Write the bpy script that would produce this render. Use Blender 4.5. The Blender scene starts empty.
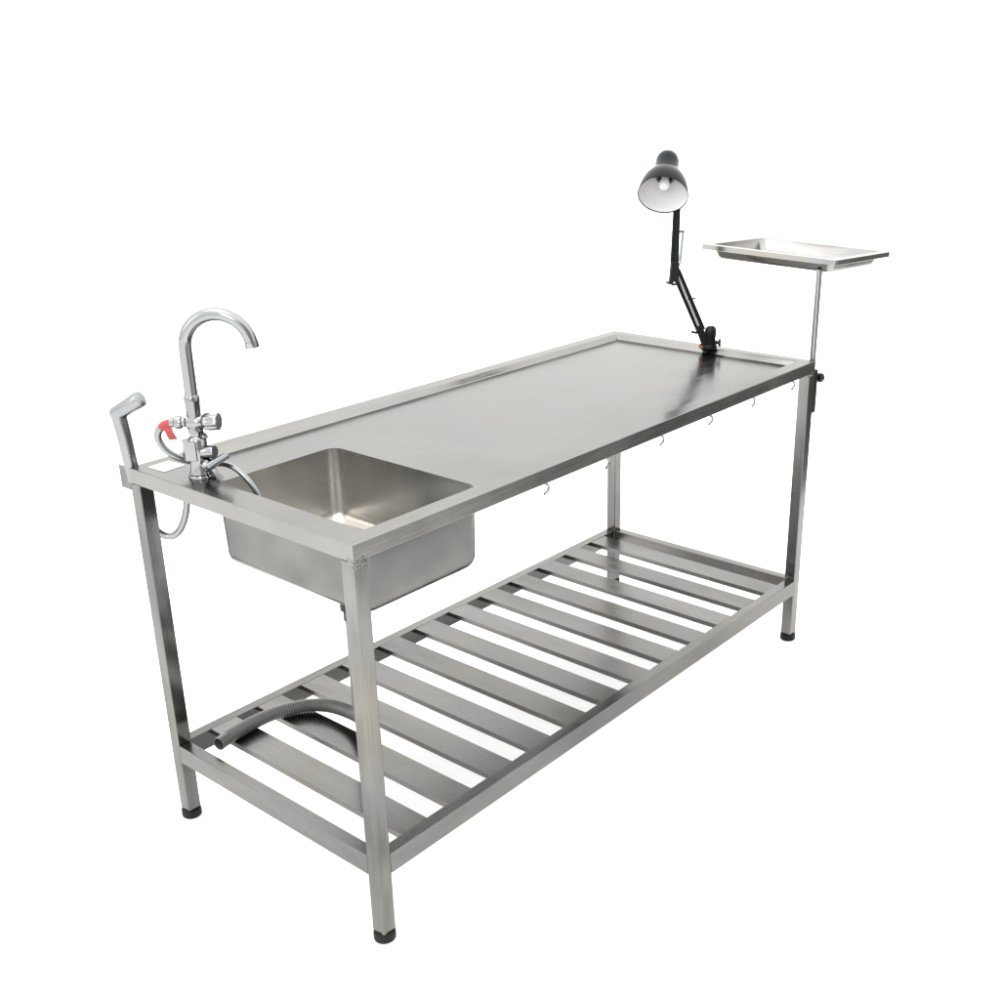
import bpy, bmesh, math, random
from mathutils import Vector, Matrix
random.seed(4)
S = bpy.context.scene
COL = S.collection

# ------------------------------------------------------------------ camera
cd = bpy.data.cameras.new('camera'); cam = bpy.data.objects.new('camera', cd); COL.objects.link(cam)
YAW, PIT, ROL = math.radians(39.8301), math.radians(-21.7062), math.radians(-0.79)
fw = Vector((math.cos(PIT)*math.cos(YAW), math.cos(PIT)*math.sin(YAW), math.sin(PIT)))
rt = Vector((math.sin(YAW), -math.cos(YAW), 0)); up = rt.cross(fw)
r2 = math.cos(ROL)*rt + math.sin(ROL)*up; u2 = -math.sin(ROL)*rt + math.cos(ROL)*up
m = Matrix((r2, u2, -fw)).transposed().to_4x4(); m.translation = Vector((-1.1535, -1.3893, 1.5786))
cam.matrix_world = m
cd.sensor_width = 36; cd.lens = 36*1.137015; cd.shift_x = -0.0460; cd.shift_y = 0.0310
cd.clip_start = .05; cd.clip_end = 400
S.camera = cam

# ------------------------------------------------------------------ world: bright all round, darker below, with patches added to shape reflections
w = bpy.data.worlds.new('World'); S.world = w; w.use_nodes = True
nt = w.node_tree; N = nt.nodes; Lk = nt.links
bg = N['Background']; bg.inputs['Strength'].default_value = 1.0
tc = N.new('ShaderNodeTexCoord')
nrm = N.new('ShaderNodeVectorMath'); nrm.operation = 'NORMALIZE'; Lk.new(tc.outputs['Generated'], nrm.inputs[0])
sep = N.new('ShaderNodeSeparateXYZ'); Lk.new(nrm.outputs[0], sep.inputs[0])
ramp = N.new('ShaderNodeValToRGB'); e = ramp.color_ramp
mp = N.new('ShaderNodeMapRange'); mp.inputs[1].default_value = -1; mp.inputs[2].default_value = 1
Lk.new(sep.outputs[2], mp.inputs[0]); Lk.new(mp.outputs[0], ramp.inputs[0])
STOPS = [(0.0, .25), (0.40, .25), (0.485, .30), (0.50, .46), (0.56, .48), (0.70, .50), (0.82, .60), (1.0, .70)]
e.elements[0].position = STOPS[0][0]; e.elements[1].position = STOPS[-1][0]
for p, v in STOPS[1:-1]: e.elements.new(p)
for el, (p, v) in zip(e.elements, STOPS): el.color = (v, v, v*.985, 1)
def lobe(az, elv, lo, hi, val, prev):
    d = N.new('ShaderNodeVectorMath'); d.operation = 'DOT_PRODUCT'
    a, b = math.radians(az), math.radians(elv)
    d.inputs[1].default_value = (math.cos(a)*math.cos(b), math.sin(a)*math.cos(b), math.sin(b))
    Lk.new(nrm.outputs[0], d.inputs[0])
    r = N.new('ShaderNodeMapRange'); r.interpolation_type = 'SMOOTHSTEP'
    r.inputs[1].default_value = math.cos(math.radians(hi)); r.inputs[2].default_value = math.cos(math.radians(lo))
    Lk.new(d.outputs['Value'], r.inputs[0])
    mx = N.new('ShaderNodeMix'); mx.data_type = 'RGBA'
    Lk.new(r.outputs[0], mx.inputs[0]); Lk.new(prev, mx.inputs[6]); mx.inputs[7].default_value = (val, val, val, 1)
    return mx.outputs[2]
c = lobe(-22, -8, 13, 31, .07, ramp.outputs[0])      # dark patch added on the right so front faces reflect dark
c = lobe(-105, 5, 14, 34, .16, c)                     # dark patch added behind the camera for the metal reflections
c = lobe(160, 25, 8, 22, .9, c)                       # bright patch added to the world on the left
vs = N.new('ShaderNodeVectorMath'); vs.operation = 'SCALE'; vs.inputs['Scale'].default_value = 5.6
Lk.new(c, vs.inputs[0]); Lk.new(vs.outputs[0], bg.inputs['Color'])

def area(name, loc, target, sx, sy, power, col=(1, 1, 1)):
    l = bpy.data.lights.new(name, 'AREA'); l.shape = 'RECTANGLE'; l.size = sx; l.size_y = sy; l.energy = power; l.color = col
    o = bpy.data.objects.new(name, l); COL.objects.link(o); o.location = loc
    o.rotation_euler = (Vector(target)-Vector(loc)).to_track_quat('-Z', 'Y').to_euler(); return o
area('added_light_overhead', (-.3, .6, 3.4), (.5, .3, 0), 2.4, 1.4, 26)  # unseen light added for chrome highlights and a white floor
area('added_light_side', (-2.6, -1.6, 2.5), (.3, .3, .6), .7, 1.4, 34, (1, .985, .96))  # unseen side light added to lift the floor shadows

S.view_settings.view_transform = 'Standard'; S.view_settings.look = 'None'
S.view_settings.gamma = 1; S.view_settings.exposure = 0; S.view_settings.use_curve_mapping = False
S.render.engine = 'CYCLES'
S.cycles.max_bounces = 10; S.cycles.glossy_bounces = 8; S.cycles.sample_clamp_indirect = 3

# ------------------------------------------------------------------ materials
def steel(name, base=.30, rough=.22, scale=(2, 60, 60), tint=(1, .988, .952), amp=.10, rv=.10, bump=.02, cloud=4, cw=.22, cdet=3, edge=.8, cs=(1, 1, 1), jit=0, hue=.5):
    m = bpy.data.materials.new(name); m.use_nodes = True
    n = m.node_tree.nodes; l = m.node_tree.links; b = n['Principled BSDF']
    b.inputs['Metallic'].default_value = 1
    t = n.new('ShaderNodeTexCoord')
    oi = n.new('ShaderNodeObjectInfo'); off = n.new('ShaderNodeVectorMath'); off.operation = 'SCALE'; off.inputs[0].default_value = (31, 47, 23)
    l.new(oi.outputs['Random'], off.inputs['Scale']); adv = n.new('ShaderNodeVectorMath'); adv.operation = 'ADD'
    l.new(t.outputs['Object'], adv.inputs[0]); l.new(off.outputs[0], adv.inputs[1])
    b.inputs['Specular Tint'].default_value = (edge, edge, edge, 1)
    mpg = n.new('ShaderNodeMapping'); mpg.inputs['Scale'].default_value = scale; l.new(adv.outputs[0], mpg.inputs[0])
    a = n.new('ShaderNodeTexNoise'); a.inputs['Scale'].default_value = 8; a.inputs['Detail'].default_value = 5; l.new(mpg.outputs[0], a.inputs[0])
    k = n.new('ShaderNodeTexNoise'); k.inputs['Scale'].default_value = cloud; k.inputs['Detail'].default_value = cdet; k.inputs['Roughness'].default_value = .6
    cm = n.new('ShaderNodeMapping'); cm.inputs['Scale'].default_value = cs; l.new(adv.outputs[0], cm.inputs[0]); l.new(cm.outputs[0], k.inputs[0])
    def mr(src, lo, hi, f0=.3, f1=.7):
        r = n.new('ShaderNodeMapRange'); r.inputs[1].default_value = f0; r.inputs[2].default_value = f1
        r.inputs[3].default_value = lo; r.inputs[4].default_value = hi; l.new(src, r.inputs[0]); return r.outputs[0]
    v1 = mr(a.outputs[0], 1-amp, 1+amp); v2 = mr(k.outputs[0], 1-cw, 1+cw)
    mu = n.new('ShaderNodeMath'); mu.operation = 'MULTIPLY'; l.new(v1, mu.inputs[0]); l.new(v2, mu.inputs[1])
    jt = mr(oi.outputs['Random'], 1-jit, 1+jit, 0, 1); mu2 = n.new('ShaderNodeMath'); mu2.operation = 'MULTIPLY'; l.new(mu.outputs[0], mu2.inputs[0]); l.new(jt, mu2.inputs[1])
    h = n.new('ShaderNodeTexNoise'); h.inputs['Scale'].default_value = 5; h.inputs['Detail'].default_value = 2; l.new(adv.outputs[0], h.inputs[0])
    hm = n.new('ShaderNodeMix'); hm.data_type = 'RGBA'; l.new(mr(h.outputs[0], 0, 1, .35, .65), hm.inputs[0])
    hm.inputs[6].default_value = tuple(base*q*f for q, f in zip(tint, (1-.07*hue, 1, 1+.12*hue)))+(1,)
    hm.inputs[7].default_value = tuple(base*q*f for q, f in zip(tint, (1+.07*hue, 1, 1-.12*hue)))+(1,)
    sc = n.new('ShaderNodeVectorMath'); sc.operation = 'SCALE'; l.new(hm.outputs[2], sc.inputs[0])
    l.new(mu2.outputs[0], sc.inputs['Scale']); l.new(sc.outputs[0], b.inputs['Base Color'])
    r1 = mr(a.outputs[0], rough*(1-rv*2), rough*(1+rv*2)); r3 = mr(k.outputs[0], -rough*.3, rough*.35)
    ad = n.new('ShaderNodeMath'); ad.operation = 'ADD'; l.new(r1, ad.inputs[0]); l.new(r3, ad.inputs[1])
    l.new(ad.outputs[0], b.inputs['Roughness'])
    bp = n.new('ShaderNodeBump'); bp.inputs['Strength'].default_value = bump; bp.inputs['Distance'].default_value = .01
    l.new(a.outputs[0], bp.inputs['Height'])
    b2 = n.new('ShaderNodeBump'); b2.inputs['Strength'].default_value = .05; b2.inputs['Distance'].default_value = .02
    k2 = n.new('ShaderNodeTexNoise'); k2.inputs['Scale'].default_value = 5; k2.inputs['Detail'].default_value = 1; l.new(t.outputs['Object'], k2.inputs[0])
    l.new(k2.outputs[0], b2.inputs['Height']); l.new(bp.outputs[0], b2.inputs['Normal']); l.new(b2.outputs[0], b.inputs['Normal'])
    return m
def plain(name, col, rough=.4, metal=0, noise=0, spec=.5, outside=0):
    m = bpy.data.materials.new(name); m.use_nodes = True
    n = m.node_tree.nodes; l = m.node_tree.links; b = n['Principled BSDF']
    b.inputs['Metallic'].default_value = metal; b.inputs['Roughness'].default_value = rough
    b.inputs['Specular IOR Level'].default_value = spec; b.inputs['Coat Weight'].default_value = outside
    t = n.new('ShaderNodeTexCoord'); a = n.new('ShaderNodeTexNoise'); a.inputs['Scale'].default_value = 60; a.inputs['Detail'].default_value = 4
    l.new(t.outputs['Object'], a.inputs[0])
    r = n.new('ShaderNodeMapRange'); r.inputs[3].default_value = 1-noise; r.inputs[4].default_value = 1+noise; l.new(a.outputs[0], r.inputs[0])
    sc = n.new('ShaderNodeVectorMath'); sc.operation = 'SCALE'; sc.inputs[0].default_value = col[:3]
    l.new(r.outputs[0], sc.inputs['Scale']); l.new(sc.outputs[0], b.inputs['Base Color'])
    return m
M = dict(
    top=steel('brushed_steel_top', .178, .22, (1.5, 40, 40), amp=.05, cw=.08, bump=.004, cloud=4, edge=.68, cdet=4, hue=.15),
    x=steel('steel_along_length', .120, .18, (2, 50, 50), cs=(.5, 2, 2), hue=.4),
    y=steel('steel_across', .124, .24, (50, 2, 50), cs=(2, .5, 2), jit=.10, hue=.35),
    z=steel('steel_upright', .120, .17, (50, 50, 1.5), cs=(2, 2, .7), cw=.32, jit=.05, hue=.6),  # strong tone clouds stand in for varied reflections on the legs
    sink=steel('pressed_steel_lightened', .47, .24, (3, 3, 1), rv=.0, hue=.3, amp=.0, cw=.10, cloud=5, tint=(1, .980, .945), bump=0, cdet=1.5),  # bowl inside: steel lightened, brightness lost between the walls put into the colour
    outside=steel('sink_outside_darkened', .100, .22, (3, 3, 1), rv=.0, hue=.2, amp=.0, cw=.34, cloud=5, tint=(1, .99, .96), bump=0, cdet=2),  # bowl outside: the same steel, its darker look put into the colour
    tray=steel('tray_steel', .22, .18, (30, 2, 30), amp=.05, cw=.10, tint=(1, .98, .95)),
    chrome=steel('chrome', .20, .06, (1, 1, 1), edge=.6, hue=0, amp=.02, cw=.05, bump=0, tint=(.98, 1, 1.01)),
    satin=steel('satin_chrome', .19, .20, (1, 1, 1), edge=.7, hue=.3, amp=.04, cw=.10, bump=.01, tint=(.97, 1, 1.03)),
    hose=steel('grey_metal_hose', .20, .32, (1, 1, 1), amp=.04, cw=.05, bump=0, tint=(.97, 1, 1)),
    drainhose=plain('grey_plastic_hose', (.05, .05, .048), .38, 0, .12, spec=.4),
    black=plain('black_plastic', (.004, .0045, .005), .33, 0, .2, spec=.16),
    gloss=plain('black_enamel', (.004, .006, .0065), .24, 0, .1, spec=.085),
    rubber=plain('black_rubber', (.004, .004, .004), .6, 0, .2, spec=.15),
    white=plain('white_enamel', (.60, .585, .61), .35, 0, .02),
    bulb=plain('white_glass', (.62, .61, .63), .12, 0, 0),
    ceramic=plain('lamp_socket', (.10, .09, .085), .4, 0, .1),
    label=plain('white_sticker', (.50, .50, .44), .5, 0, .02),
    red=plain('red_tape', (.21, .012, .014), .55, 0, .1),
    copper=plain('copper', (.45, .16, .06), .35, 1, .1),
    spring=plain('spring_steel', (.32, .32, .34), .3, 1, .1),
    floor=plain('white_paper', (.94, .94, .94), .9, 0, .01, spec=0),
)

# ------------------------------------------------------------------ mesh helpers
def link(name, bm, mat, parent=None, bevel=0, smooth=False, seg=2, loc=None, angle=35):
    me = bpy.data.meshes.new(name); bmesh.ops.recalc_face_normals(bm, faces=bm.faces)
    bm.to_mesh(me); bm.free()
    o = bpy.data.objects.new(name, me); COL.objects.link(o); me.materials.append(mat)
    if parent: o.parent = parent
    if loc: o.location = loc
    if smooth: me.shade_smooth()
    if bevel:
        me.shade_smooth()
        bv = o.modifiers.new('bevel', 'BEVEL'); bv.width = bevel; bv.segments = seg; bv.limit_method = 'ANGLE'
        bv.angle_limit = math.radians(angle); bv.harden_normals = True
    elif smooth:
        me.set_sharp_from_angle(angle=math.radians(angle))
    return o
def thing(name, label, cat, loc=(0, 0, 0), rz=0, group=None):
    o = bpy.data.objects.new(name, None); COL.objects.link(o); o.location = loc; o.rotation_euler = (0, 0, rz)
    o.empty_display_size = .05; o['label'] = label; o['category'] = cat
    if group: o['group'] = group
    return o
def box(bm, x0, x1, y0, y1, z0, z1, mat=None):
    vs = [bm.verts.new(Vector(p)) for p in ((x0, y0, z0), (x1, y0, z0), (x1, y1, z0), (x0, y1, z0), (x0, y0, z1), (x1, y0, z1), (x1, y1, z1), (x0, y1, z1))]
    if mat:
        for v in vs: v.co = mat @ v.co
    for f in ((0, 3, 2, 1), (4, 5, 6, 7), (0, 1, 5, 4), (1, 2, 6, 5), (2, 3, 7, 6), (3, 0, 4, 7)): bm.faces.new([vs[i] for i in f])
    return vs
def B(x0, x1, y0, y1, z0, z1, mat=None):
    bm = bmesh.new(); box(bm, x0, x1, y0, y1, z0, z1, mat); return bm
def frame_to(a, b):
    z = (Vector(b)-Vector(a)).normalized(); m = z.to_track_quat('Z', 'Y').to_matrix().to_4x4(); m.translation = Vector(a); return m
def lathe(bm, prof, mat=None, n=32, cap=True, offs=None):
    """prof: list of (r, z); spun about local z"""
    rings = []
    for r, z in prof:
        ring = []
        for i in range(n):
            a = 2*math.pi*i/n; rr = r*(offs(a, z) if offs else 1)
            p = Vector((rr*math.cos(a), rr*math.sin(a), z)); ring.append(bm.verts.new(mat @ p if mat else p))
        rings.append(ring)
    for a, b in zip(rings, rings[1:]):
        for i in range(n): bm.faces.new((a[i], a[(i+1) % n], b[(i+1) % n], b[i]))
    if cap:
        bm.faces.new(rings[0][::-1]); bm.faces.new(rings[-1])
    return bm
def LA(prof, a=(0, 0, 0), d=(0, 0, 1), **k):
    bm = bmesh.new(); a = Vector(a); return lathe(bm, prof, frame_to(a, a+Vector(d)), **k)
def catmull(pts, per=10):
    P = [Vector(p) for p in pts]; P = [P[0]*2-P[1]]+P+[P[-1]*2-P[-2]]; out = []
    for i in range(1, len(P)-2):
        for k in range(per):
            t = k/per; a, b, c, d = P[i-1:i+3]
            out.append(.5*((2*b)+(-a+c)*t+(2*a-5*b+4*c-d)*t*t+(-a+3*b-3*c+d)*t**3))
    out.append(P[-2]); return out
def resample(pts, step):
    out = [pts[0]]; acc = 0; 
    L = [0]
    for a, b in zip(pts, pts[1:]): L.append(L[-1]+(b-a).length)
    n = max(2, int(L[-1]/step)); j = 0; res = []
    for i in range(n+1):
        s = L[-1]*i/n
        while j < len(L)-2 and L[j+1] < s: j += 1
        t = (s-L[j])/max(1e-9, L[j+1]-L[j]); res.append(pts[j].lerp(pts[j+1], t))
    return res
def sweep(bm, pts, rad, n=16, cap=True, sq=None):
    """tube along pts; rad number or function(i, t); sq=(w,h) ellipse factors"""
    P = [Vector(p) for p in pts]; T = []
    for i in range(len(P)):
        a = P[max(0, i-1)]; b = P[min(len(P)-1, i+1)]; T.append((b-a).normalized())
    u = T[0].orthogonal().normalized(); rings = []
    for i, p in enumerate(P):
        u = (u-T[i]*u.dot(T[i])).normalized(); v = T[i].cross(u)
        r = rad(i, i/(len(P)-1)) if callable(rad) else rad
        rings.append([bm.verts.new(p+(u*math.cos(2*math.pi*k/n)+v*math.sin(2*math.pi*k/n))*r) for k in range(n)])
    for a, b in zip(rings, rings[1:]):
        for k in range(n): bm.faces.new((a[k], a[(k+1) % n], b[(k+1) % n], b[k]))
    if cap: bm.faces.new(rings[0][::-1]); bm.faces.new(rings[-1])
    return bm
def SW(pts, rad, **k): bm = bmesh.new(); return sweep(bm, pts, rad, **k)
def rrect(x0, x1, y0, y1, r, n=6):
    o = []
    for cx, cy, a0 in ((x1-r, y0+r, -90), (x1-r, y1-r, 0), (x0+r, y1-r, 90), (x0+r, y0+r, 180)):
        for i in range(n+1):
            a = math.radians(a0+90*i/n); o.append((cx+r*math.cos(a), cy+r*math.sin(a)))
    return o
def loft(bm, loops, cap_last=False, cap_first=False):
    R = [[bm.verts.new(p) for p in l] for l in loops]
    for a, b in zip(R, R[1:]):
        n = len(a)
        for i in range(n): bm.faces.new((a[i], a[(i+1) % n], b[(i+1) % n], b[i]))
    if cap_last: bm.faces.new(R[-1])
    if cap_first: bm.faces.new(R[0][::-1])
    return R

# ------------------------------------------------------------------ setting: one white paper sheet on the studio floor
L, W, H = 1.678, .685, .85
T = .0325; ZS = .1987; RH = .0449; HR = .0335; ZF = .022
bm = bmesh.new()
pts = [(-6, -7), (-1.1, -2.2), (.75, -1.46), (3.4, -.40), (60, 18.6), (60, 70), (-30, 70), (-30, -7)]  # right edge shaped so the table's front faces reflect the dark beyond
bm.faces.new([bm.verts.new((x, y, 0)) for x, y in pts])
fl = link('floor', bm, M['floor']); fl['kind'] = 'structure'

# ------------------------------------------------------------------ the table
tb = thing('grooming_table', 'long stainless steel table with sunken sink at one end and slatted lower shelf', 'table')
# tabletop: flat raised rim, sloped inner edge, recessed work surface with the sink opening
JX, JY = .095, .499
bm = bmesh.new()
def ring(o, z, jog=(JX, JY), inner=False):
    if not inner: return [(o, o, z), (L-o, o, z), (L-o, W-o, z), (o, W-o, z), (o, W-.09, z), (o, JY, z)]
def iring(dx, d, z, s): return [(dx, d, z), (L-d, d, z), (L-d, W-d, z), (JX+s, W-d, z), (JX+s, JY-s, z), (dx, JY-s, z)]
D = .014
loops = [ring(.030, H-HR), ring(0, H-HR), ring(0, H), iring(.060, .036, H, 0), iring(.064, .048, H-D, .004)]
loops[3][0] = (.060, .040, H); loops[3][1] = (L-.036, .040, H); loops[4][0] = (.064, .047, H-D); loops[4][1] = (L-.048, .047, H-D)
R = loft(bm, loops)
SX0, SX1, SY0, SY1 = .068, .380, .060, .490
hole = [bm.verts.new((x, y, H-D)) for x, y in rrect(SX0, SX1, SY0, SY1, .026, 7)]
he = [bm.edges.new((hole[i], hole[(i+1) % len(hole)])) for i in range(len(hole))]
oe = [bm.edges.get((R[4][i], R[4][(i+1) % 6])) for i in range(6)]
bmesh.ops.triangle_fill(bm, use_beauty=True, edges=he+oe)
tt = link('tabletop', bm, M['top'], tb, bevel=.0022, seg=3, angle=12)
# sink bowl, thin double-walled so it is solid from below
bm = bmesh.new(); ZB = .664
def bowl(off, zt, zb, r, rb):
    ls = [[(x, y, zt) for x, y in rrect(SX0-.006, SX1+.006, SY0-.006, SY1+.006, .032, 7)]]
    ls.append([(x, y, zt-.0001) for x, y in rrect(SX0-off, SX1+off, SY0-off, SY1+off, .026+off, 7)])
    ls.append([(x, y, zb+rb) for x, y in rrect(SX0-off+.002, SX1+off-.002, SY0-off+.002, SY1+off-.002, r, 7)])
    for k in range(1, 7):
        a = math.pi/2*k/6; i = .002+rb*(1-math.cos(a))
        ls.append([(x, y, zb+rb*(1-math.sin(a))) for x, y in rrect(SX0-off+i, SX1+off-i, SY0-off+i, SY1+off-i, max(.006, r-i*.6), 7)])
    return ls
inn = bowl(0, H-D-.0005, ZB+.003, .030, .028); out = bowl(.003, H-D-.0035, ZB, .033, .030)
R1 = loft(bm, inn[::1]); R2 = loft(bm, out)
n = len(R1[0])
for i in range(n): bm.faces.new((R1[0][i], R1[0][(i+1) % n], R2[0][(i+1) % n], R2[0][i]))
def floor_to(ringv, cx, cy, z, r):   # bowl floor dished to the drain hole
    m2 = [bm.verts.new(((v.co.x-cx)*.35+cx, (v.co.y-cy)*.35+cy, z-.001)) for v in ringv]
    m3 = []
    for v in ringv:
        d = Vector((v.co.x-cx, v.co.y-cy, 0)).normalized(); m3.append(bm.verts.new((cx+d.x*r, cy+d.y*r, z-.003)))
    for a, b in ((ringv, m2), (m2, m3)):
        for i in range(n): bm.faces.new((a[i], a[(i+1) % n], b[(i+1) % n], b[i]))
    return m3
DX, DY = .21, .27
fa = floor_to(R1[-1], DX, DY, ZB+.003, .03); fb = floor_to(R2[-1], DX, DY, ZB, .03)
for i in range(n): bm.faces.new((fa[i], fa[(i+1) % n], fb[(i+1) % n], fb[i]))
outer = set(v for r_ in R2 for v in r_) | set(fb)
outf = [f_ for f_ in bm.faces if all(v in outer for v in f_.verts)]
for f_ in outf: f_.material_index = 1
sk = link('sink_bowl', bm, M['sink'], tb, smooth=True, angle=50); sk.data.materials.append(M['outside'])
dr = link('drain', LA([(.001, 0), (.024, 0), (.030, .002), (.041, .0035), (.042, .005), (.040, .006), (.022, .0035), (.001, .0035)], (DX, DY, ZB-.0015), n=40), M['chrome'], sk, smooth=True)
link('drain_fitting', LA([(.001, 0), (.041, 0), (.041, -.014), (.032, -.018), (.032, -.05), (.024, -.056), (.024, -.085), (.018, -.086), (.018, -.11), (.001, -.11)], (DX, DY, ZB-.0045), n=28), M['black'], sk, smooth=True)
# a dent and a weld on the bowl are part of its look
# under-frame hidden below the top
bm = bmesh.new(); box(bm, T+.002, L-T-.002, .004, .030, H-HR-.0, H-HR+.02)
bm.free()
# legs
k = 0
for (x, y) in ((0, 0), (0, W-T), (L-T, 0), (L-T, W-T)):
    lg = link('leg', B(0, T, 0, T, ZF, H-HR-.0003), M['z'], tb, bevel=.0022, loc=(x, y, 0))
    bm = LA([(.001, 0), (.019, 0), (.0222, .003), (.0226, .010), (.0220, .0190), (.018, .0215), (.015, .0218), (.015, .0219), (.001, .0219)], (T/2, T/2, 0), n=28)
    link('foot', bm, M['rubber'], lg, smooth=True)
    # weld bead round the top joint
    bm = bmesh.new(); rr = random.Random(k*7+1); near = (x, y) == (0, 0)
    for q in range(26 if near else 6):
        u_ = rr.uniform(0, T*.75) if near else T*(.1+.15*q)
        v_ = rr.gauss(0, .006) if near else 0
        c_ = Vector((u_, 0, H-HR-.002+v_)) if q % 3 else Vector((0, u_*.5, H-HR-.002+v_))
        sc = (1.6, .18, 1) if q % 3 else (.18, 1.6, 1)
        bmesh.ops.create_icosphere(bm, subdivisions=2, radius=rr.uniform(.002, .0045), matrix=Matrix.Translation(c_) @ Matrix.Diagonal((*sc, 1)))
    link('weld_bead', bm, M['z'], lg, smooth=True, angle=80); k += 1
# shelf rails
RW = .028
for y0 in (0, W-RW): link('shelf_rail', B(T, L-T, y0, y0+RW, ZS-RH, ZS), M['x'], tb, bevel=.0012)
for x0 in (0, L-RW): link('shelf_rail', B(x0, x0+RW, T, W-T, ZS-RH, ZS), M['y'], tb, bevel=.002)
# the slats: one built, the rest copies
SL = bpy.data.objects
proto = link('shelf_slat', B(0, .0705, 0, W-2*RW, -.0135, 0), M['y'], tb, bevel=.0007, loc=(.0885, RW, ZS-.0002))
for i in range(1, 12):
    o = proto.copy(); COL.objects.link(o); o.parent = tb
    o.location = (.0885+.1305*i, RW, ZS-.0003+random.uniform(-.0004, .0001)); o.rotation_euler = (random.uniform(-.0006, .0006), random.uniform(-.010, .006), 0)
    if i == 11: o.location = (1.5235, RW, ZS-.0008)
# hooks below the front edge
def hookbm():
    pts = [(0, .006, .001)] + [(0, .006, -.004)]
    for a in range(0, 200, 20): pts.append((math.sin(math.radians(a))*.0085-0, .006, -.0125+.0085*math.cos(math.radians(a))))
    pts.append((-.006, .006, -.0235))
    return SW(resample([Vector(p) for p in pts], .0012), .0028, n=10)
hp = link('hook', hookbm(), M['tray'], tb, smooth=True, loc=(.5215, 0, H-HR))
for i in range(1, 6):
    o = hp.copy(); COL.objects.link(o); o.parent = tb
    o.location = (.5215+.2085*i, 0, H-HR); o.rotation_euler = (0, 0, random.uniform(-.25, .25))
# white sticker
mt = Matrix.Translation((.052, .626, H+.0004)) @ Matrix.Rotation(math.radians(4), 4, 'Z') @ Matrix.Diagonal((.85, .95, 1, 1))
link('sticker', B(-.030, .030, -.028, .028, 0, .0005, mt), M['label'], tb)
# bracket for the hand shower on the back corner
bm = bmesh.new(); box(bm, .0, .003, W, W+.036, H-.050, H-.001); box(bm, .003, .030, W, W+.003, H-.030, H-.004); box(bm, .003, .028, W+.027, W+.030, H-.030, H-.004)
link('shower_bracket', bm, M['z'], tb, bevel=.0008)

RZ = math.radians(-50)
# ------------------------------------------------------------------ faucet
FX, FY = .059, .513
f = thing('faucet', 'chrome gooseneck faucet standing at the sink corner with side valve, lever and red taped hose', 'faucet', (FX, FY, H), RZ)
link('base', LA([(.001, 0), (.0255, 0), (.0255, .004), (.024, .007), (.018, .009), (.001, .009)], n=40), M['chrome'], f, smooth=True)
link('gasket', LA([(.001, -.0135), (.0262, -.0135), (.0262, -.0002), (.001, -.0002)], n=40), M['rubber'], f, smooth=True)
link('body', LA([(.001, .008), (.0225, .009), (.0205, .016), (.0190, .028), (.0180, .040), (.0185, .046), (.0185, .078), (.0155, .083), (.0125, .086), (.0125, .092), (.0145, .094), (.0145, .106), (.0125, .110), (.001, .110)], n=36), M['chrome'], f, smooth=True)
hx = LA([(.0205, 0), (.0215, .001), (.0215, .039), (.0205, .040)], (-.010, -.002, .038), n=6); link('hex_block', hx, M['satin'], f, bevel=.001)
hx = LA([(.0145, 0), (.0155, .001), (.0155, .010), (.0145, .011)], (0, 0, .0855), n=6); link('lock_nut', hx, M['chrome'], f, bevel=.0008)
# cross valve
link('valve_body', LA([(.001, -.024), (.009, -.024), (.010, -.018), (.014, -.014), (.015, 0), (.014, .016), (.011, .02), (.001, .02)], (0, 0, .113), (1, 0, .03), n=32), M['chrome'], f, smooth=True)
rib = lambda a, z: 1+.045*math.cos(8*a)
kn = link('valve_knob', LA([(.001, 0), (.010, 0), (.0125, .003), (.0165, .007), (.0175, .012), (.0175, .031), (.016, .034), (.001, .0345)], (.016, -.004, .114), (1, -.1, .05), n=64, offs=rib), M['chrome'], f, smooth=True)
no = link('outlet_nipple', LA([(.001, 0), (.009, 0), (.0095, .006), (.0125, .008), (.0135, .013), (.0125, .020), (.010, .022), (.0095, .030), (.001, .030)], (-.018, 0, .113), (-1, 0, -.03), n=28), M['chrome'], f, smooth=True)
link('neck_collar', LA([(.001, .120), (.0125, .122), (.0140, .128), (.0145, .150), (.0155, .155), (.0152, .164), (.0128, .168), (.001, .168)], n=32), M['satin'], f, smooth=True)
# spout
pts = [Vector((0, 0, z)) for z in (.160, .19, .22, .24, .259)]
RA = .0640; zc = .259
for a in range(176, 6, -4): pts.append(Vector((RA+RA*math.cos(math.radians(a)), 0, zc+RA*math.sin(math.radians(a)))))
sp = link('spout', SW(pts, .0126, n=28), M['chrome'], f, smooth=True)
a = math.radians(8); pt = Vector((RA+RA*math.cos(a), 0, zc+RA*math.sin(a))); dn = Vector((math.sin(a), 0, -math.cos(a)))
link('spout_tip', LA([(.0105, -.001), (.0136, 0), (.0138, .010), (.0132, .012), (.010, .012), (.0095, .004), (.0001, .004)], pt-dn*.002, dn, n=28, cap=False), M['chrome'], sp, smooth=True)
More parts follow.
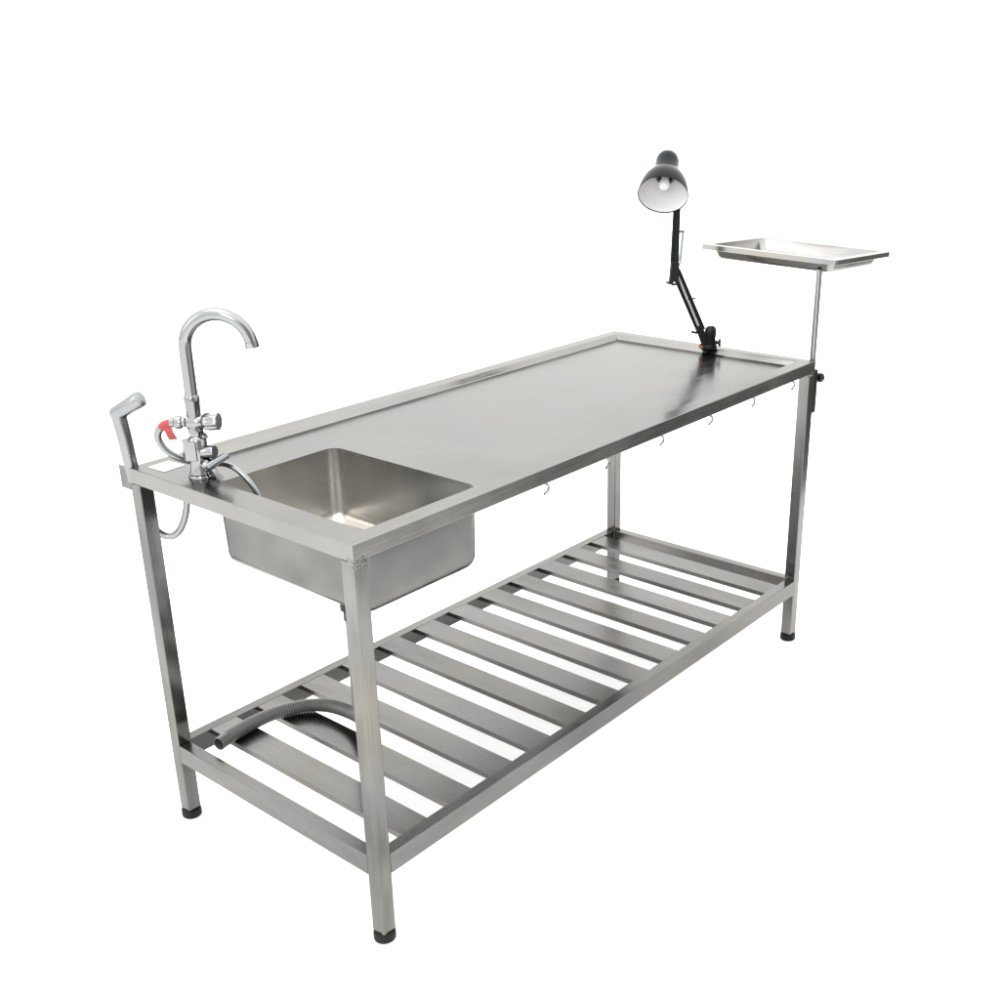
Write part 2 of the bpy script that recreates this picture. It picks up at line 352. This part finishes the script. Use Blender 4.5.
# mixer cartridge with lever
link('cartridge', LA([(.001, 0), (.0125, 0), (.013, .002), (.013, .024), (.0115, .027), (.001, .027)], (.010, -.006, .053), (1, -.25, .12), n=28), M['chrome'], f, smooth=True)
link('side_nut', LA([(.001, 0), (.0115, 0), (.0135, .003), (.0135, .012), (.010, .016), (.001, .016)], (.012, -.010, .030), (.8, -.6, -.1), n=24, offs=lambda a, z: 1+.04*math.cos(6*a)), M['chrome'], f, smooth=True)
link('small_button', LA([(.001, 0), (.006, 0), (.0075, .004), (.0065, .009), (.001, .011)], (.012, -.002, .082), (.7, -.2, .5), n=20), M['chrome'], f, smooth=True)
lv = bmesh.new(); m_ = frame_to((.022, -.022, .028), (.072, -.016, .056))
sweep(lv, [m_ @ Vector((0, 0, z)) for z in (-.004, 0, .008, .022, .036, .044, .046)], lambda i, t: (.005, .0085, .009, .0078, .0075, .007, .004)[i], n=18)
link('lever', lv, M['satin'], f, smooth=True)
# flexible hoses
hs = catmull([(-.046, 0, .111), (-.060, 0, .108), (-.074, .002, .094), (-.077, .004, .076), (-.066, .006, .054), (-.045, .012, .036), (-.020, .022, .024), (.008, .026, .018), (.040, .014, .022), (.066, 0, .018), (.090, -.008, -.002), (.112, -.014, -.036), (.128, -.018, -.085), (.135, -.02, -.13)], 14)
hs = resample(hs, .0016)
link('hose', SW(hs, lambda i, t: .0074-.0016*min(1, t*2)+.0005*(i % 2), n=16), M['hose'], f, smooth=True, angle=80)
hs = resample(catmull([(.026, -.016, .026), (.034, -.020, .014), (.044, -.022, -.012), (.052, -.022, -.05), (.060, -.02, -.10), (.075, -.02, -.15)], 12), .0016)
link('supply_hose', SW(hs, lambda i, t: .0046+.0003*(i % 2), n=14), M['hose'], f, smooth=True, angle=80)
tg = bmesh.new(); sweep(tg, catmull([(-.043, 0, .1115), (-.052, 0, .110), (-.061, 0, .1065), (-.0665, .001, .102)], 5), .0090, n=20)
link('red_tape', tg, M['red'], f, smooth=True, angle=50)
tg = bmesh.new()
prev = None
rows = [(-.062, .104), (-.058, .096), (-.0545, .088), (-.052, .0785)]
for side in (-1, 1): pass
vv = []
for i, (x, z) in enumerate(rows):
    y = -.009-.002*math.sin(i*1.3); vv.append([tg.verts.new((x+dx, y+dy+.002*math.sin(i*2+dx*90), z+dx*.08)) for dx in (0, .0085, .017) for dy in (0, .0006)])
for a_, b_ in zip(vv, vv[1:]):
    for s in (0, 1):
        for c0 in (0, 2):
            tg.faces.new((a_[c0+s], a_[c0+2+s], b_[c0+2+s], b_[c0+s]))
    tg.faces.new((a_[0], a_[1], b_[1], b_[0])); tg.faces.new((a_[4], a_[5], b_[5], b_[4]))
link('red_tape_end', tg, M['red'], f, smooth=True, angle=60)

# ------------------------------------------------------------------ hand shower in its bracket
h = thing('hand_shower', 'grey hand shower with angled head standing in the bracket at the table corner', 'hand shower', (.007, .694, H-.004), RZ)
pts = [(.009, 0, -.030), (.008, 0, -.012), (.006, 0, .004), (.004, 0, .03), (.001, 0, .07), (-.003, 0, .105), (-.004, 0, .120)]
link('handle', SW(catmull(pts, 5), lambda i, t: .0132+.0028*t, n=24), M['satin'], h, smooth=True, angle=50)
link('head', LA([(.001, -.0135), (.0125, -.012), (.0158, -.006), (.0162, .040), (.0168, .046), (.0172, .058), (.0160, .063), (.012, .065), (.001, .0655)], (-.004, 0, .116), (.060, -.012, .036), n=28), M['satin'], h, smooth=True)
link('hose_nut', LA([(.001, 0), (.009, 0), (.0105, .003), (.0105, .014), (.009, .017), (.001, .017)], (.010, 0, -.046), (-.06, 0, 1), n=6), M['chrome'], h, bevel=.0008)
hs = resample(catmull([(.0100, 0, -.042), (.013, 0, -.07), (.024, -.002, -.105), (.040, -.002, -.140), (.063, 0, -.154), (.084, 0, -.143), (.101, 0, -.112), (.110, .0, -.075), (.114, .0, -.036), (.112, 0, -.020)], 12), .0016)
link('hose', SW(hs, lambda i, t: .0072+.0005*(i % 2), n=16), M['hose'], h, smooth=True, angle=80)

# ------------------------------------------------------------------ desk lamp clamped on the far rim
lp = thing('desk_lamp', 'black swing arm desk lamp with round shade clamped to the far rim of the table', 'lamp', (1.637, .321, H), RZ)
link('clamp_base', LA([(.001, 0), (.024, 0), (.026, .002), (.026, .008), (.022, .012), (.001, .013)], (0, 0, .0006), n=36), M['black'], lp, smooth=True)
link('pivot_block', LA([(.001, 0), (.016, 0), (.0165, .004), (.015, .020), (.0165, .026), (.0165, .042), (.014, .050), (.009, .054), (.001, .055)], (.006, 0, .010), n=24), M['black'], lp, smooth=True)
link('clamp_screw', LA([(.001, 0), (.0055, 0), (.0055, .014), (.011, .015), (.011, .022), (.001, .022)], (.014, -.006, .018), (1, -.3, 0), n=16), M['black'], lp, smooth=True)
link('copper_ring', LA([(.001, 0), (.008, 0), (.008, .004), (.001, .004)], (-.018, -.012, .0062), n=18), M['copper'], lp, smooth=True)
# knuckle: two cheek plates round the lower end of the arm
def plate(bm, a, b, w, y0, y1):
    a = Vector((a[0], 0, a[1])); b = Vector((b[0], 0, b[1])); d = (b-a).normalized(); nrm_ = Vector((-d.z, 0, d.x)); K = 8
    out = []
    for c0, s in ((a, -1), (b, 1)):
        for i in range(K+1):
            an = math.pi*i/K
            out.append(c0+(nrm_*math.cos(an)*(s if s > 0 else -1)+d*math.sin(an)*s)*w if True else None)
    f0 = [bm.verts.new(p+Vector((0, y0, 0))) for p in out]; f1 = [bm.verts.new(p+Vector((0, y1, 0))) for p in out]
    n_ = len(out)
    for i in range(n_): bm.faces.new((f0[i], f0[(i+1) % n_], f1[(i+1) % n_], f1[i]))
    bm.faces.new(f0); bm.faces.new(f1[::-1])
J0 = (-.024, .050); J1 = (-.101, .214); J2 = (-.084, .448)
bm = bmesh.new(); plate(bm, (-.012, .020), (-.026, .058), .010, -.013, -.010); plate(bm, (-.012, .020), (-.026, .058), .010, .010, .013); plate(bm, (-.004, .016), (-.014, .026), .008, -.0098, .0098)
link('lower_knuckle', bm, M['black'], lp, bevel=.0006)
def wing(p, d, nm='wing_screw'):
    bm = LA([(.001, 0), (.0035, 0), (.0035, .010), (.001, .011)], p, d, n=12)
    m_ = frame_to(Vector(p), Vector(p)+Vector(d)); box(bm, -.009, .009, -.0034, .0034, .009, .019, m_)
    return link(nm, bm, M['black'], lp, bevel=.0006)
wing((-.032, -.008, .047), (-.75, -.5, .18)); wing((-.106, -.006, .190), (-.8, -.4, .02))
# lower arm: two rods with a spring between
def rod(bm, a, b, off, r, y=0):
    a = Vector((a[0], y, a[1])); b = Vector((b[0], y, b[1])); d = (b-a).normalized(); nn = Vector((-d.z, 0, d.x))*off
    sweep(bm, [a+nn, b+nn], r, n=12)
for off, y in ((-.0082, -.002), (.0082, .002)):
    bm = bmesh.new(); rod(bm, (-.022, .052), (-.100, .222), off, .0056, y); link('lower_arm', bm, M['gloss'], lp, smooth=True)
def coil(a, b, r, wr, turns):
    a = Vector(a); b = Vector(b); m_ = frame_to(a, b); Lc = (b-a).length; pts = []
    for i in range(turns*10+1):
        t = i/(turns*10); an = 2*math.pi*turns*t; pts.append(m_ @ Vector((r*math.cos(an), r*math.sin(an), Lc*t)))
    return SW(pts, wr, n=6)
sp_ = link('spring', coil((-.0290, -.001, .064), (-.0625, -.001, .1405), .0042, .0013, 30), M['spring'], lp, smooth=True, angle=80)
sp_ = link('spring', coil((-.0640, -.001, .1425), (-.094, -.001, .211), .0042, .0013, 30), M['spring'], lp, smooth=True, angle=80)
bm = bmesh.new(); sweep(bm, [Vector((-.073, 0, .137)), Vector((-.043, -.002, .144))], .0022, n=10); sweep(bm, [Vector((-.043, -.002, .144)), Vector((-.040, -.002, .1445))], .0036, n=10)
link('spring_peg', bm, M['black'], lp, smooth=True)
# elbow
bm = bmesh.new()
plate(bm, (-.105, .193), (-.102, .240), .0118, -.014, -.010); plate(bm, (-.105, .193), (-.102, .240), .0118, .010, .014); plate(bm, (-.098, .215), (-.104, .235), .010, -.0098, .0098)
link('elbow', bm, M['black'], lp, bevel=.0006)
bm = LA([(.001, 0), (.0045, 0), (.004, .003), (.001, .004)], (-.104, -.0142, .190), (0, -1, 0), n=14); link('elbow_rivet', bm, M['spring'], lp, smooth=True)
bm = LA([(.001, 0), (.0035, 0), (.0035, .010), (.001, .010)], (-.090, -.004, .243), (1, -.1, .05), n=12); link('elbow_pin', bm, M['spring'], lp, smooth=True)
# upper arm
for off, y0, y1 in ((-.0050, -.003, .004), (.0050, .003, .010)):
    a_ = Vector((-.104-off, y0, .225)); b_ = Vector((-.098-off*.7, y1+.01, .450))
    link('upper_arm', SW([a_, b_], lambda i, t: .0068-.001*t, n=12), M['gloss'], lp, smooth=True)
bm = bmesh.new(); sweep(bm, [Vector((-.096, 0, .329)), Vector((-.082, -.002, .329))], .0028, n=10); sweep(bm, [Vector((-.082, -.002, .329)), Vector((-.079, -.002, .329))], .0042, n=10)
link('spring_peg', bm, M['black'], lp, smooth=True)
link('spring', coil((-.0825, -.003, .327), (-.0885, -.003, .246), .0036, .0013, 30), M['spring'], lp, smooth=True, angle=80)
# shade
RC = Vector((-.149, -.080, .4345)); AX = Vector((.16, .74, .65)).normalized()
prof = [(.0675, 0), (.0675, .004), (.0665, .016), (.0635, .032), (.0575, .048), (.0490, .063), (.041, .076), (.0335, .082)]
bm = LA(prof, RC, AX, n=64, cap=False)
sh = link('lamp_shade', bm, M['gloss'], lp, smooth=True, angle=60)
link('shade_lining', LA([(r-.0012, z+.0008) for r, z in prof], RC, AX, n=64, cap=False), M['white'], sh, smooth=True, angle=60)
link('shade_rim', LA([(.0664, -.0006), (.0684, -.0006), (.0684, .0022), (.0676, .003), (.0662, .0022), (.0664, -.0006)], RC, AX, n=64, cap=False), M['gloss'], sh, smooth=True)
link('shade_cap', LA([(.0335, .080), (.0345, .082), (.0330, .086), (.0325, .112), (.0315, .126), (.027, .138), (.018, .145), (.008, .148), (.001, .148)], RC, AX, n=48, cap=False), M['gloss'], lp, smooth=True)
link('socket', LA([(.034, .078), (.026, .078), (.026, .062), (.0205, .060), (.0205, .090), (.001, .090)], RC, AX, n=32, cap=False), M['ceramic'], sh, smooth=True)
link('bulb', LA([(.0005, .022), (.005, .0225), (.010, .025), (.014, .030), (.015, .036), (.014, .044), (.0115, .052), (.010, .060), (.010, .075)], RC, AX, n=36, cap=False), M['bulb'], lp, smooth=True)
nk = RC+AX*.105
link('swivel', SW([Vector((-.098, .016, .445)), Vector((-.104, .026, .470)), nk+Vector((.012, .026, -.02)), nk+Vector((.004, .005, -.005))], .0075, n=12), M['black'], lp, smooth=True)

# ------------------------------------------------------------------ tray stand and tray
ts = thing('tray_stand', 'slim steel pole with black clamp and knob rising from the far right table corner', 'tray stand', (L, 0, H))
PX, PY = .0110, .016
link('pole', SW([Vector((PX, PY, -.20)), Vector((PX, PY, .2445))], .0084, n=20), M['tray'], ts, smooth=True)
sl = link('sleeve', B(.0006, .0215, .001, .031, -.150, -.028), M['black'], ts, bevel=.002)
link('clamp_knob', LA([(.001, 0), (.004, 0), (.004, .010), (.009, .011), (.0125, .014), (.0125, .026), (.009, .029), (.001, .030)], (.0205, .012, -.055), (1, -.5, 0), n=42, offs=lambda a, z: 1+.08*math.cos(6*a)), M['black'], ts, smooth=True)
sl.data.materials[0] = M['black']
tl = Matrix.Rotation(.021, 4, 'X') @ Matrix.Rotation(.040, 4, 'Y')
tr = thing('instrument_tray', 'shallow rectangular stainless steel tray on top of the slim pole', 'tray', (1.823, .161, 1.125), -.044)
bm = bmesh.new()
def rl(w, l, r, z): return [tl @ Vector((x, y, z)) for x, y in rrect(-w/2, w/2, -l/2, l/2, r, 6)]
w_, l_ = .314, .427
def lay(i, r, z): return rl(w_-2*i, l_-2*i, r, z)
loft(bm, [lay(.0015, .007, -.0145), lay(0, .008, -.0135), lay(0, .008, -.001), lay(.001, .008, .0), lay(.019, .022, .0), lay(.021, .022, -.001), lay(.030, .020, -.030), lay(.035, .018, -.036), lay(.044, .014, -.038)], cap_last=True)
loft(bm, [lay(.0015, .007, -.0145), lay(.003, .007, -.003), lay(.018, .023, -.0025), lay(.0285, .021, -.031), lay(.034, .019, -.0380), lay(.044, .014, -.0402)], cap_last=True)
bmesh.ops.remove_doubles(bm, verts=bm.verts, dist=1e-5)
link('pan', bm, M['tray'], tr, smooth=True, angle=28)
mt2 = Matrix.Translation((0, 0, 0))
# ------------------------------------------------------------------ drain hose lying on the shelf, rising to the sink behind the near leg
dh = thing('drain_hose', 'grey corrugated drain hose lying curled on the shelf slats behind the near leg', 'hose', (.10, .57, ZS))
O = Vector((.10, .57, ZS)); Z = ZS+.0165
pw = [(.0471, .5658, Z), (.0879, .574, Z), (.127, .5785, Z), (.168, .579, Z), (.208, .574, Z), (.250, .560, Z), (.281, .5379, Z+.001), (.302, .500, Z+.004), (.308, .4595, Z+.008), (.303, .410, Z+.016), (.283, .365, Z+.035), (.255, .325, Z+.080), (.232, .298, Z+.15), (.220, .282, Z+.23), (.213, .273, Z+.31), (.210, .270, .575)]
path = resample(catmull([Vector(p)-O for p in pw], 16), .0011)
def hr(i, t):
    s = i*.0011
    if s < .026: return .0152
    a = .0012 if s < .40 else .0007
    return .0150+a*math.cos(2*math.pi*i/6)
bm = SW(path, hr, n=28, cap=False)
link('corrugated_tube', bm, M['drainhose'], dh, smooth=True, angle=80)
inner = [p for p in path[:60]]
link('tube_lining', SW(inner, .0132, n=28, cap=False), M['drainhose'], dh, smooth=True)
p0 = path[0]; d0 = (path[3]-path[0]).normalized()
link('tube_rim', LA([(.0132, 0), (.0152, 0), (.0155, .0015), (.0152, .003), (.0132, .003), (.0132, 0)], p0-d0*.0008, d0, n=28, cap=False), M['drainhose'], dh, smooth=True)
